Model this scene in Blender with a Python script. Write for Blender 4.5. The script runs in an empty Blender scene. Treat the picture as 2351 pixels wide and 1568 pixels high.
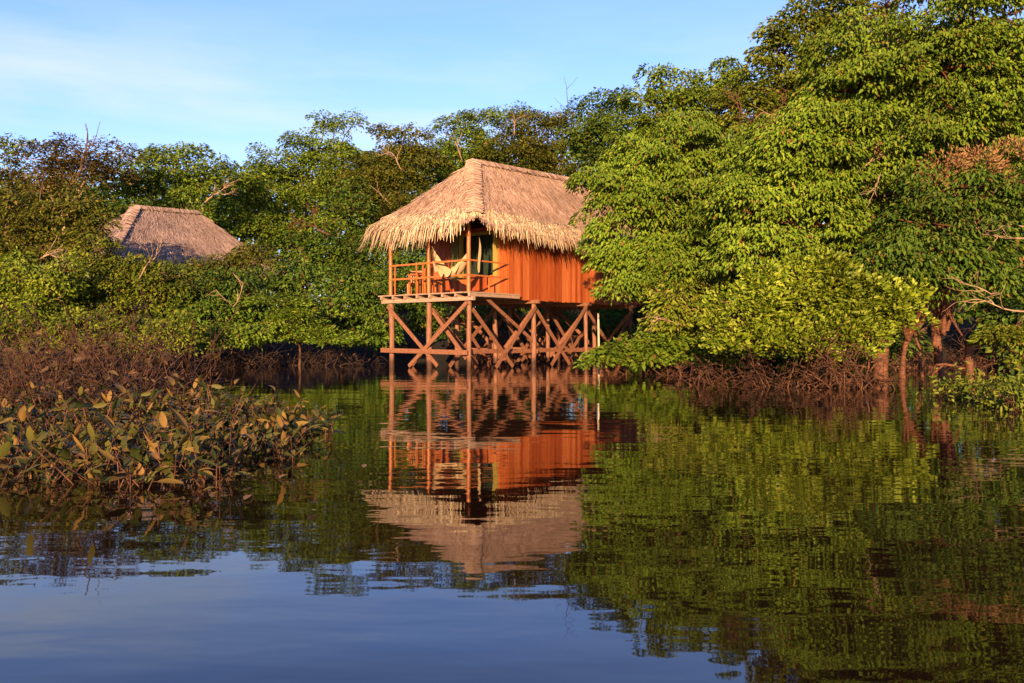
import bpy, math
import numpy as np
from mathutils import Vector

# ------------------------------------------------------------------ camera, sky, sun, exposure
S = bpy.context.scene
COL = S.collection
R = math.radians
F, CX, HY, CAMZ = 1958.0, 1175.0, 776.0, 1.0      # focal length, centre and horizon in pixels of a 2350 wide picture; camera height

cam_d = bpy.data.cameras.new('camera')
cam = bpy.data.objects.new('camera', cam_d); COL.objects.link(cam)
cam.location = (0, 0, CAMZ); cam.rotation_euler = (R(90), 0, 0)
cam_d.lens = 36.0 * F / 2350.0; cam_d.sensor_width = 36.0
cam_d.shift_y = -8.0 / 2350.0
cam_d.clip_start = 0.05; cam_d.clip_end = 3000
S.camera = cam

SUN_EL, SUN_AZ = 10.0, 188.0                      # behind the camera, a little to the left
world = bpy.data.worlds.new('World'); S.world = world
world.use_nodes = True
nt = world.node_tree; nt.nodes.clear()
def wn(t, **kw):
    n = nt.nodes.new(t)
    for k, v in kw.items(): setattr(n, k, v)
    return n
out = wn('ShaderNodeOutputWorld'); bg = wn('ShaderNodeBackground')
sky = wn('ShaderNodeTexSky', sky_type='NISHITA', sun_disc=False, sun_elevation=R(SUN_EL), sun_rotation=R(SUN_AZ),
         air_density=1.0, dust_density=0.3, ozone_density=3.0)
bg.inputs['Strength'].default_value = 0.074
tc = wn('ShaderNodeTexCoord'); mp = wn('ShaderNodeMapping'); mp.inputs['Scale'].default_value = (1.6, 1.6, 9.0)
mp.inputs['Rotation'].default_value = (0, R(6), 0); mp.inputs['Location'].default_value = (0.35, 0.1, 0.2)
nz = wn('ShaderNodeTexNoise'); nz.inputs['Scale'].default_value = 2.2; nz.inputs['Detail'].default_value = 7; nz.inputs['Roughness'].default_value = 0.55
cr = wn('ShaderNodeValToRGB'); cr.color_ramp.elements[0].position = 0.38; cr.color_ramp.elements[1].position = 0.72
cr.color_ramp.elements[0].color = (.10, .10, .10, 1)
cr.color_ramp.elements[1].color = (0.60, 0.60, 0.60, 1)
sep = wn('ShaderNodeSeparateXYZ')
band = wn('ShaderNodeValToRGB')                    # thin cloud lies in a low band of the sky
e = band.color_ramp.elements; e[0].position = 0.0; e[0].color = (.9, .9, .9, 1); e[1].position = 0.42; e[1].color = (0, 0, 0, 1)
m_ = band.color_ramp.elements.new(0.27); m_.color = (1, 1, 1, 1)
m2_ = band.color_ramp.elements.new(0.34); m2_.color = (.25, .25, .25, 1)
mul = wn('ShaderNodeMath', operation='MULTIPLY'); mix = wn('ShaderNodeMix', data_type='RGBA')
tint = wn('ShaderNodeMix', data_type='RGBA', blend_type='MULTIPLY'); tint.inputs[0].default_value = 1.0
tint.inputs[7].default_value = (1.11, 1.06, 1.42, 1)
L = nt.links.new
L(tc.outputs['Generated'], mp.inputs['Vector']); L(mp.outputs[0], nz.inputs['Vector']); L(nz.outputs[0], cr.inputs[0])
L(tc.outputs['Generated'], sep.inputs[0]); L(sep.outputs[2], band.inputs[0])
L(cr.outputs[0], mul.inputs[0]); L(band.outputs[0], mul.inputs[1]); L(mul.outputs[0], mix.inputs[0])
L(sky.outputs[0], tint.inputs[6]); L(tint.outputs[2], mix.inputs[6]); mix.inputs[7].default_value = (3.5, 3.75, 4.2, 1)
L(mix.outputs[2], bg.inputs['Color']); L(bg.outputs[0], out.inputs['Surface'])

sun_d = bpy.data.lights.new('sun', 'SUN'); sun_d.energy = 5.0; sun_d.angle = R(0.5); sun_d.color = (1.0, 0.68, 0.37)
sun = bpy.data.objects.new('sun', sun_d); COL.objects.link(sun)
sv = Vector((math.sin(R(SUN_AZ)) * math.cos(R(SUN_EL)), math.cos(R(SUN_AZ)) * math.cos(R(SUN_EL)), math.sin(R(SUN_EL))))
sun.rotation_euler = (-sv).to_track_quat('-Z', 'Y').to_euler(); sun.location = (0, 0, 40)
S.view_settings.view_transform = 'Standard'; S.view_settings.look = 'None'
S.view_settings.exposure = 1.85; S.view_settings.gamma = 1.0
S.cycles.max_bounces = 6; S.cycles.diffuse_bounces = 3; S.cycles.glossy_bounces = 3; S.cycles.transparent_max_bounces = 4

# ------------------------------------------------------------------ helpers
def D(x, y, Y):
    """a point of the place at distance Y seen at (x, y) of the 2350 wide photograph"""
    return np.array([(x - CX) / F * Y, Y, CAMZ + (HY - y) / F * Y])
def px(Y): return Y / F
def rng_(s): return np.random.default_rng(s)
def nrm(a): return a / np.maximum(np.linalg.norm(a, axis=-1, keepdims=True), 1e-9)

class MB:
    """collects faces; build() links them as one mesh object"""
    def __init__(self): self.v = []; self.q = []; self.n = 0
    def add(self, V, Q):
        V = np.asarray(V, float).reshape(-1, 3); Q = np.asarray(Q, int).reshape(-1, 4)
        self.v.append(V); self.q.append(Q + self.n); self.n += len(V); return self
    def box(self, a, b):
        (x0, y0, z0), (x1, y1, z1) = a, b
        V = [(x0,y0,z0),(x1,y0,z0),(x1,y1,z0),(x0,y1,z0),(x0,y0,z1),(x1,y0,z1),(x1,y1,z1),(x0,y1,z1)]
        return self.add(V, [(0,3,2,1),(4,5,6,7),(0,1,5,4),(1,2,6,5),(2,3,7,6),(3,0,4,7)])
    def bar(self, a, b, w, h, side=None):
        a = np.array(a, float); b = np.array(b, float); d = nrm(b - a)
        ref = np.array(side, float) if side is not None else (np.array([0,0,1.]) if abs(d[2]) < .9 else np.array([1.,0,0]))
        s = nrm(np.cross(d, ref)); u = np.cross(s, d)
        s = s * w / 2; u = u * h / 2
        V = [a-s-u, a+s-u, a+s+u, a-s+u, b-s-u, b+s-u, b+s+u, b-s+u]
        return self.add(V, [(0,1,2,3),(7,6,5,4),(1,0,4,5),(2,1,5,6),(3,2,6,7),(0,3,7,4)])
    def tube(self, P, r, k=6):
        P = np.asarray(P, float); n = len(P); r = np.broadcast_to(np.asarray(r, float), (n,))
        T = nrm(np.gradient(P, axis=0))
        ref = np.array([0.31, 0.17, 0.93]) if abs(T[n//2][2]) < .8 else np.array([0.93, 0.17, 0.31])
        A = nrm(np.cross(T, ref)); B = np.cross(T, A)
        an = np.arange(k) * 2 * math.pi / k
        V = P[:, None] + r[:, None, None] * (np.cos(an)[None, :, None] * A[:, None] + np.sin(an)[None, :, None] * B[:, None])
        i = np.arange(n - 1)[:, None] * k; j = np.arange(k)[None]; j2 = (j + 1) % k
        Q = np.stack([i + j, i + j2, i + k + j2, i + k + j], -1).reshape(-1, 4)
        self.add(V, Q)
        if k == 4: self.q.append(np.array([[0,3,2,1], [0,1,2,3]]) + np.array([[self.n-4*n],[self.n-4]]))
        elif k == 6:
            b0, b1 = self.n - 6*n, self.n - 6
            self.q.append(np.array([[b0,b0+3,b0+2,b0+1],[b0,b0+5,b0+4,b0+3],[b1,b1+1,b1+2,b1+3],[b1,b1+3,b1+4,b1+5]]))
        return self
    def build(self, name, mat, parent=None, smooth=False):
        V = np.concatenate(self.v); Q = np.concatenate(self.q)
        me = bpy.data.meshes.new(name)
        me.vertices.add(len(V)); me.vertices.foreach_set('co', V.astype(np.float32).ravel())
        me.loops.add(Q.size); me.loops.foreach_set('vertex_index', Q.astype(np.int32).ravel())
        me.polygons.add(len(Q)); me.polygons.foreach_set('loop_start', np.arange(len(Q), dtype=np.int32) * 4)
        me.polygons.foreach_set('use_smooth', np.full(len(Q), smooth))
        me.materials.append(mat); me.update(calc_edges=True)
        o = bpy.data.objects.new(name, me); COL.objects.link(o)
        if parent is not None: o.parent = parent
        return o

def tag(o, label=None, cat=None, group=None, kind=None):
    for k, v in (('label', label), ('category', cat), ('group', group), ('kind', kind)):
        if v: o[k] = v
    return o
def thing(name, label, cat, loc=(0,0,0), rz=0.0, group=None):
    o = bpy.data.objects.new(name, None); COL.objects.link(o)
    o.location = loc; o.rotation_euler = (0, 0, rz); o.empty_display_size = .2
    return tag(o, label, cat, group)
def copy_thing(o, loc, rz, sc, label=None, group=None):
    c = o.copy(); COL.objects.link(c); c.location = loc; c.rotation_euler = (0, 0, rz); c.scale = (sc, sc, sc)
    if label: c['label'] = label
    if group: c['group'] = group
    for ch in list(o.children):
        d = ch.copy(); COL.objects.link(d); d.parent = c
        for g in list(ch.children):
            f = g.copy(); COL.objects.link(f); f.parent = d
    return c

# ------------------------------------------------------------------ materials
TONE = .76                                         # all paint, bark, leaf and soil tones together
def mat_base(name, rough=.7, spec=.3):
    m = bpy.data.materials.new(name); m.use_nodes = True
    b = m.node_tree.nodes['Principled BSDF']
    b.inputs['Roughness'].default_value = rough; b.inputs['Specular IOR Level'].default_value = spec
    return m, m.node_tree, b
def ramp(t, cols, pos=None):
    r = t.nodes.new('ShaderNodeValToRGB'); el = r.color_ramp.elements
    pos = pos or [i / (len(cols) - 1) for i in range(len(cols))]
    while len(el) < len(cols): el.new(0.5)
    for e_, c, p in zip(el, cols, pos): e_.position = p; e_.color = (*(q * TONE for q in c), 1)
    return r
def leaf_mat(name, cols, noise_scale=.5, rough=.55, transl=.25, spec=.14, vary=.35):
    """leaves: every leaf its own tone, and tone drifting from bough to bough"""
    m, t, b = mat_base(name, rough, spec); l = t.links.new
    g = t.nodes.new('ShaderNodeNewGeometry')
    if name in ('broad_leaves', 'bright_leaves', 'dark_leaves', 'yellow_olive_leaves', 'olive_leaves'):
        rp = ramp(t, cols + [(.20, .17, .02), (.16, .075, .025)], [.94 * i / (len(cols) - 1) for i in range(len(cols))] + [.965, .99])
    else: rp = ramp(t, cols)
    l(g.outputs['Random Per Island'], rp.inputs[0])
    tc = t.nodes.new('ShaderNodeTexCoord'); n = t.nodes.new('ShaderNodeTexNoise'); n.inputs['Scale'].default_value = noise_scale; n.inputs['Detail'].default_value = 3
    l(tc.outputs['Object'], n.inputs['Vector'])
    mr = t.nodes.new('ShaderNodeMapRange'); mr.inputs[1].default_value = .3; mr.inputs[2].default_value = .7
    mr.inputs[3].default_value = 1 - vary; mr.inputs[4].default_value = 1 + vary
    l(n.outputs[0], mr.inputs[0])
    hv = t.nodes.new('ShaderNodeHueSaturation'); l(rp.outputs[0], hv.inputs['Color']); l(mr.outputs[0], hv.inputs['Value'])
    l(hv.outputs[0], b.inputs['Base Color'])
    if transl:
        tr = t.nodes.new('ShaderNodeBsdfTranslucent'); l(hv.outputs[0], tr.inputs['Color'])
        mx = t.nodes.new('ShaderNodeMixShader'); mx.inputs[0].default_value = transl
        l(b.outputs[0], mx.inputs[1]); l(tr.outputs[0], mx.inputs[2]); l(mx.outputs[0], t.nodes['Material Output'].inputs[0])
    return m
def wood_mat(name, cols, scale=(3, 3, .6), rough=.75, bump=.3, island=.0, nscale=4.0):
    m, t, b = mat_base(name, rough, .25); l = t.links.new
    tc = t.nodes.new('ShaderNodeTexCoord'); mp = t.nodes.new('ShaderNodeMapping'); mp.inputs['Scale'].default_value = scale
    n = t.nodes.new('ShaderNodeTexNoise'); n.inputs['Scale'].default_value = nscale; n.inputs['Detail'].default_value = 6; n.inputs['Roughness'].default_value = .6
    l(tc.outputs['Object'], mp.inputs[0]); l(mp.outputs[0], n.inputs['Vector'])
    fac = n.outputs[0]
    if island:
        g = t.nodes.new('ShaderNodeNewGeometry'); mx = t.nodes.new('ShaderNodeMix'); mx.inputs[0].default_value = island
        l(n.outputs[0], mx.inputs[2]); l(g.outputs['Random Per Island'], mx.inputs[3]); fac = mx.outputs[0]
    rp = ramp(t, cols, [.25 + .5 * i / (len(cols) - 1) for i in range(len(cols))] if not island else [.15 + .7 * i / (len(cols) - 1) for i in range(len(cols))])
    l(fac, rp.inputs[0]); l(rp.outputs[0], b.inputs['Base Color'])
    bp = t.nodes.new('ShaderNodeBump'); bp.inputs['Strength'].default_value = bump; bp.inputs['Distance'].default_value = .02
    l(n.outputs[0], bp.inputs['Height']); l(bp.outputs[0], b.inputs['Normal'])
    return m

M = {}
M['broad'] = leaf_mat('broad_leaves', [(.062,.108,.008), (.105,.165,.012), (.145,.205,.016), (.195,.24,.024)])
M['bright'] = leaf_mat('bright_leaves', [(.066,.118,.008), (.105,.168,.012), (.14,.20,.016), (.18,.225,.022)])
M['olive'] = leaf_mat('olive_leaves', [(.050,.062,.005), (.080,.092,.008), (.105,.105,.010), (.12,.105,.014)])
M['dark'] = leaf_mat('dark_leaves', [(.030,.064,.007), (.058,.108,.010), (.088,.14,.014), (.12,.16,.018)])  # own tone of the dark trees; on the shade bushes it stands in for shade
M['brownleaf'] = leaf_mat('brown_leaves', [(.05,.045,.008), (.085,.06,.012), (.12,.07,.018), (.075,.075,.010)])
M['yellow'] = leaf_mat('yellow_green_leaves', [(.075,.12,.007), (.135,.185,.011), (.21,.25,.018), (.32,.34,.045)], rough=.4)
M['yolive'] = leaf_mat('yellow_olive_leaves', [(.058,.092,.007), (.105,.14,.010), (.16,.18,.014), (.20,.20,.022)])
M['blossom'] = leaf_mat('pink_tan_blossom', [(.22,.10,.05), (.28,.14,.06), (.20,.15,.05)])
M['waterleaf'] = leaf_mat('water_plant_leaves', [(.016,.022,.006), (.030,.040,.009), (.065,.068,.014), (.10,.085,.018), (.19,.11,.026), (.30,.15,.05)], noise_scale=2.0, rough=.5, transl=.2, spec=.12)
M['pinkleaf'] = leaf_mat('pinkish_brown_leaves', [(.02,.009,.005), (.04,.018,.009), (.075,.034,.016), (.06,.05,.012), (.24,.12,.06)], noise_scale=1.0)
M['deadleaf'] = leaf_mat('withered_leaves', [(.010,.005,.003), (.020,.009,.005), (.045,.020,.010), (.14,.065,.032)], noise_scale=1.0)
M['bark'] = wood_mat('brown_bark', [(.04,.02,.012), (.085,.042,.023), (.13,.07,.04)], scale=(2, 2, .7))
M['redbark'] = wood_mat('reddish_bark', [(.03,.011,.006), (.10,.035,.015), (.22,.08,.036)], scale=(1.2, 1.2, 5))
M['palebark'] = wood_mat('pale_bark', [(.16,.09,.05), (.28,.17,.10), (.38,.26,.16)], scale=(2, 2, .7))
M['twig'] = wood_mat('brown_twigs', [(.018,.006,.003), (.06,.022,.009), (.19,.075,.03)])
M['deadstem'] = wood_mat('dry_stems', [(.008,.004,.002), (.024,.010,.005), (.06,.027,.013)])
M['stilt'] = wood_mat('weathered_log', [(.10,.040,.022), (.19,.080,.042), (.27,.13,.072)], scale=(5, 5, 1))
def wet_foot(m, top):
    t = m.node_tree; b = t.nodes['Principled BSDF']; src = b.inputs['Base Color'].links[0].from_socket
    tc = t.nodes.new('ShaderNodeTexCoord'); sp = t.nodes.new('ShaderNodeSeparateXYZ'); t.links.new(tc.outputs['Object'], sp.inputs[0])
    n = t.nodes.new('ShaderNodeTexNoise'); n.inputs['Scale'].default_value = 9; t.links.new(tc.outputs['Object'], n.inputs['Vector'])
    mr = t.nodes.new('ShaderNodeMath'); mr.operation = 'MULTIPLY_ADD'; mr.inputs[1].default_value = -.35; t.links.new(n.outputs[0], mr.inputs[0]); t.links.new(sp.outputs[2], mr.inputs[2])
    r = ramp(t, [(.35, .3, .28), (1.3, 1.3, 1.3)], [max(0, top - .18), top + .12]); t.links.new(mr.outputs[0], r.inputs[0])
    mx = t.nodes.new('ShaderNodeMix'); mx.data_type = 'RGBA'; mx.blend_type = 'MULTIPLY'; mx.inputs[0].default_value = 1
    t.links.new(src, mx.inputs[6]); t.links.new(r.outputs[0], mx.inputs[7]); t.links.new(mx.outputs[2], b.inputs['Base Color'])
wet_foot(M['stilt'], .12)
M['brace'] = wood_mat('weathered_plank', [(.10,.037,.018), (.185,.070,.034), (.26,.11,.058)], scale=(4, 4, 4))
M['deck'] = wood_mat('grey_deck_boards', [(.20,.12,.08), (.29,.18,.12), (.36,.24,.165)], scale=(3, 3, 3))
M['wall'] = wood_mat('orange_planks', [(.13,.020,.004), (.24,.045,.008), (.34,.080,.018), (.46,.145,.048)], scale=(9, 9, .5), rough=.5, island=.42, bump=.2)
M['lacquer'] = wood_mat('orange_lacquered_wood', [(.28,.068,.016), (.35,.10,.025), (.40,.135,.038)], scale=(4, 4, 1), rough=.45)
M['thatch'] = leaf_mat('palm_thatch', [(.22,.115,.075), (.40,.235,.155), (.52,.32,.215), (.62,.41,.285)], noise_scale=.9, rough=.8, transl=0, spec=.1, vary=.18)
M['fringe'] = leaf_mat('pale_palm_fringe', [(.28,.175,.095), (.46,.30,.175), (.60,.43,.26), (.68,.53,.34)], noise_scale=1.5, rough=.7, transl=.1, spec=.15, vary=.15)
M['oldthatch'] = leaf_mat('grey_palm_thatch', [(.16,.095,.075), (.30,.19,.15), (.39,.26,.205), (.48,.33,.26)], noise_scale=.9, rough=.85, transl=0, spec=.1, vary=.2)
M['frame'] = wood_mat('yellow_paint', [(.20,.15,.03), (.30,.22,.05)], rough=.5)
M['screen'] = wood_mat('dark_green_screen', [(.006,.012,.006), (.014,.026,.012)], scale=(12, 12, .3), rough=.8)
M['shutter'] = wood_mat('olive_shutter', [(.10,.09,.02), (.16,.14,.035)], rough=.6)
M['cotton'] = wood_mat('cream_cotton', [(.30,.17,.08), (.42,.26,.13), (.50,.34,.19)], scale=(10, 10, 14), rough=.9, bump=.6)
M['palepole'] = wood_mat('pale_pole', [(.42,.30,.18), (.58,.45,.30)])

# ------------------------------------------------------------------ ground and water
def shore(x): return np.interp(x, [-40, -14, -8, -3, 0, 4, 6, 8, 11, 16, 30], [34, 35, 36, 38, 41, 41, 37, 33, 30, 28, 24])
def ground_z(x, y):
    d = y - shore(x)
    return np.interp(d, [-30, -6, -1.5, 0, 2, 8, 30, 70, 600], [-2.5, -1.6, -.5, 0, .7, 1.7, 3.4, 4.0, 4.0]) + .08 * np.sin(x * 1.3 + y * .7) * (d > 0)
gx = np.concatenate([np.linspace(-600, -50, 12), np.linspace(-45, 45, 91), np.linspace(50, 600, 12)])
gy = np.concatenate([np.linspace(-200, -10, 8), np.linspace(-5, 80, 86), np.linspace(90, 900, 14)])
GX, GY = np.meshgrid(gx, gy); GV = np.stack([GX, GY, ground_z(GX, GY)], -1)
i, j = np.meshgrid(np.arange(len(gy) - 1), np.arange(len(gx) - 1), indexing='ij'); w_ = len(gx)
GQ = np.stack([i*w_+j, i*w_+j+1, (i+1)*w_+j+1, (i+1)*w_+j], -1).reshape(-1, 4)
M['soil'] = wood_mat('dark_forest_soil', [(.006,.004,.003), (.014,.009,.005), (.024,.015,.009)], scale=(1, 1, 1), rough=.95, bump=.6)
tag(MB().add(GV, GQ).build('ground', M['soil'], smooth=True), kind='structure')

m, t, b = mat_base('river_water', .02, .5)
b.inputs['Base Color'].default_value = (.010, .004, .0025, 1); b.inputs['IOR'].default_value = 1.47
l = t.links.new
tcn = t.nodes.new('ShaderNodeTexCoord')
def wave(scale, sc, detail, dist):
    mp = t.nodes.new('ShaderNodeMapping'); mp.inputs['Scale'].default_value = sc; mp.inputs['Rotation'].default_value = (0, 0, R(8))
    n = t.nodes.new('ShaderNodeTexNoise'); n.inputs['Scale'].default_value = scale; n.inputs['Detail'].default_value = detail
    l(tcn.outputs['Object'], mp.inputs[0]); l(mp.outputs[0], n.inputs['Vector'])
    mu = t.nodes.new('ShaderNodeMath'); mu.operation = 'MULTIPLY'; mu.inputs[1].default_value = dist; l(n.outputs[0], mu.inputs[0])
    return mu
w1 = wave(1.0, (.45, 1.5, 1), 2, .0058); w2 = wave(1.0, (2.2, 5.0, 1), 2, .0014)
ad = t.nodes.new('ShaderNodeMath'); ad.operation = 'ADD'; l(w1.outputs[0], ad.inputs[0]); l(w2.outputs[0], ad.inputs[1])
bp = t.nodes.new('ShaderNodeBump'); bp.inputs['Strength'].default_value = 1.0; bp.inputs['Distance'].default_value = 1.0
l(ad.outputs[0], bp.inputs['Height']); l(bp.outputs[0], b.inputs['Normal'])
tag(MB().add([(-600,-200,0),(600,-200,0),(600,900,0),(-600,900,0)], [(0,1,2,3)]).build('water', m), kind='structure')

# ------------------------------------------------------------------ leaves, limbs and trees
def leaf_faces(mb, P, A, N, Ln, Wd, fine=True, fold=.25, droop=.15):
    """leaves with base P, long axis A, face normal N"""
    n = len(P); A = nrm(A); Sd = nrm(np.cross(A, N)); N = np.cross(Sd, A)
    Ln = np.broadcast_to(Ln, (n,))[:, None]; Wd = np.broadcast_to(Wd, (n,))[:, None]
    if fine:
        def pt(a, s, h): return P + A * Ln * a + Sd * Wd * s + N * (Wd * h)
        V = np.stack([pt(0, 0, 0), pt(.28, .46, fold), pt(.66, .40, fold), pt(1, 0, -droop*2), pt(.66, -.40, fold), pt(.28, -.46, fold)], 1)
        o = np.arange(n)[:, None] * 6
        Q = np.stack([o + [[0, 1, 2, 3]], o + [[0, 3, 4, 5]]], 1)
    else:
        V = np.stack([P, P + A*Ln*.45 + Sd*Wd*.5 + N*Wd*fold, P + A*Ln - N*Wd*droop, P + A*Ln*.45 - Sd*Wd*.5 + N*Wd*fold], 1)
        Q = np.arange(n)[:, None] * 4 + [[0, 1, 2, 3]]
    mb.add(V, Q)

def limb(mb, a, b, r0, r1, g, n=6, wob=.08, k=5, sag=.0):
    a = np.array(a, float); b = np.array(b, float); s = np.linspace(0, 1, n)[:, None]
    Ld = np.linalg.norm(b - a)
    off = np.cumsum(g.normal(0, wob * Ld / n, (n, 3)), 0); off -= s * off[-1]
    off[:, 2] += (sag * Ld * np.sin(s[:, 0] * math.pi))
    P = a + (b - a) * s + off
    mb.tube(P, np.linspace(r0, r1, n) * (1 + g.normal(0, .10 if r0 > .05 else .03, n)), k); return P

def fractal(mb, p, d, length, r, depth, g, spread=.6, up=.0, k=4):
    d = nrm(np.array(d, float)); n = 5
    P = [np.array(p, float)]; dd = d
    for _ in range(n - 1):
        dd = nrm(dd + g.normal(0, .16, 3) + np.array([0, 0, up])); P.append(P[-1] + dd * length / (n - 1))
    mb.tube(np.array(P), np.linspace(r, r * .55, n), k)
    if depth > 0:
        for i_ in ([2, 3, 4, 4] if depth > 1 else [1, 3, 4]):
            fractal(mb, P[i_], dd + g.normal(0, spread, 3), length * g.uniform(.45, .75), r * .55, depth - 1, g, spread, up, k)

def crown_leaves(mb, lobes, g, leaf, rc, per, dens, flat, droop, fine, core=.25, back=.3, twigs=None):
    """every bough (an ellipsoid c, r) carries domed sprays of leaves over its shell and some loose leaves inside"""
    for c, r in lobes:
        area = 4 * math.pi * ((r[0]*r[1])**1.6/3 + (r[0]*r[2])**1.6/3 + (r[1]*r[2])**1.6/3) ** (1/1.6)
        n = int(dens * area / (math.pi * rc * rc)) + 3
        d = nrm(g.normal(0, 1, (n * 3, 3)))
        keep = (d[:, 1] < .25) | (g.random(n * 3) < back)
        d = d[keep][:n]
        ph = g.uniform(0, 6.28, 3)
        lump = 1 + .16 * np.sin(d[:, 0]*5 + ph[0]) * np.sin(d[:, 2]*6 + ph[1]) + .10 * np.sin(d[:, 2]*11 + d[:, 0]*7 + ph[2])
        fr = g.uniform(.78, 1.04, len(d)) * lump
        # pads of leaves leave hollows between them
        ho = np.sin(d[:, 0]*4.3 + ph[1]*2) + np.sin(d[:, 2]*5.1 + ph[2]*2) + np.sin((d[:, 0] + d[:, 2])*3.7 + ph[0]*3) + g.normal(0, .5, len(d))
        ok = ho > np.quantile(ho, .27); d, fr = d[ok], fr[ok]
        ins = g.random(len(d)) < core; fr[ins] = g.uniform(.35, .7, ins.sum())
        cc = c + d * r * fr[:, None]
        if twigs is not None:
            for q in cc[g.choice(len(cc), min(len(cc), 9), replace=False)]:
                limb(twigs, c + (q - c) * .1, q, .028, .010, g, 5, .12, 4)
        size = g.uniform(.5, 1.4, len(cc)) * np.where(ins, 1.2, 1.0)
        m_ = g.poisson(per * size**2) + 4
        idx = np.repeat(np.arange(len(cc)), m_); K = len(idx)
        hd = d * np.array([1, 1, .4])
        e = nrm(g.normal(0, 1, (K, 3)) + hd[idx] * .7 + np.array([0, 0, .45]))
        low = e[:, 2] < -.25; e[low, 2] *= -.6; e = nrm(e)
        rr = rc * size[idx][:, None] * np.where(g.random(K) < .75, g.uniform(.82, 1.06, K), g.uniform(.2, .8, K))[:, None]
        P = cc[idx] + e * rr * np.array([1, 1, flat]); P[:, 2] -= .25 * rr[:, 0] * (e[:, 0]**2 + e[:, 1]**2)
        A = nrm(e * np.array([1, 1, .3]) * .8 + hd[idx] * .3 + np.array([0, 0, -droop]) + g.normal(0, .25, (K, 3)))
        Nn = nrm(e * .85 + d[idx] * .35 + np.array([0, -.2, .25]) + g.normal(0, .36, (K, 3)))
        ln = leaf[0] * g.uniform(.45, 1.35, K) * g.uniform(.8, 1.2, len(cc))[idx]
        leaf_faces(mb, P, A, Nn, ln, ln * leaf[1], fine)

def to_lobes(lb, Yd):
    out_ = []
    for q in lb:
        x, y, rx, ry = q[:4]; Y = q[4] if len(q) > 4 else Yd
        a, b_ = rx * px(Y), ry * px(Y)
        out_.append((D(x, y, Y), np.array([a, min(max(a, b_) , 1.1 * a + .2) * .85, b_])))
    return out_

def tree(name, label, cat, seed, lobes, Y, base, leafmat, bark='bark', leaf=(.17, .48), rc=.42, per=30, dens=2.3, flat=.65, droop=.55,
         fine=True, r=.16, group=None, lean=None, core=.25, back=.3, twigs=True, trunk_top=None, bare=(), blossom=None, crown_name='crown'):
    g = rng_(seed)
    base = np.array(base, float)
    root = thing(name, label, cat, base, 0, group)
    lw = [(c - base, r_) for c, r_ in to_lobes(lobes, Y)]
    cen = np.mean([c for c, _ in lw], 0); low = min(c[2] - .3 * r_[2] for c, r_ in lw)
    top = np.array(trunk_top) - base if trunk_top is not None else np.array([cen[0] * .5, cen[1] * .6, max(low * .75, .5)])
    tb = MB()
    limb(tb, (0, 0, -.6), top, r * 1.3, r * .75, g, 10, .13, 9)
    for c, r_ in lw:
        mid = top + (c - top) * .5 + np.array([0, 0, .12 * np.linalg.norm(c - top)])
        limb(tb, top, mid, r * .55, r * .32, g, 5, .10, 5); limb(tb, mid, c, r * .32, r * .14, g, 5, .10, 5)
    mb = MB()
    crown_leaves(mb, lw, g, leaf, rc, per, dens, flat, droop, fine, core, back, tb if twigs else None)
    tb.build('trunk', M[bark], root, True)
    mb.build(crown_name, M[leafmat], root, True)
    if blossom:
        bb = MB()
        crown_leaves(bb, [(c - base, r_) for c, r_ in to_lobes(blossom, Y)], g, (.10, .35), .2, 26, 2.2, 1.1, -.3, False, .1, .2)
        bb.build('blossom', M['blossom'], root, True)
    for (x, y, Yb, dx, dz, ln, rad, dep, mt) in bare:
        bm_ = MB(); fractal(bm_, D(x, y, Yb) - base, (dx, -.25, dz), ln, rad, dep, g, .5)
        bm_.build('bare_branch', M[mt], root, True)
    return root

G0 = lambda x, Y: (lambda X: (X, Y, float(ground_z(np.array(X), np.array(Y)))))((x - CX) / F * Y)

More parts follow.
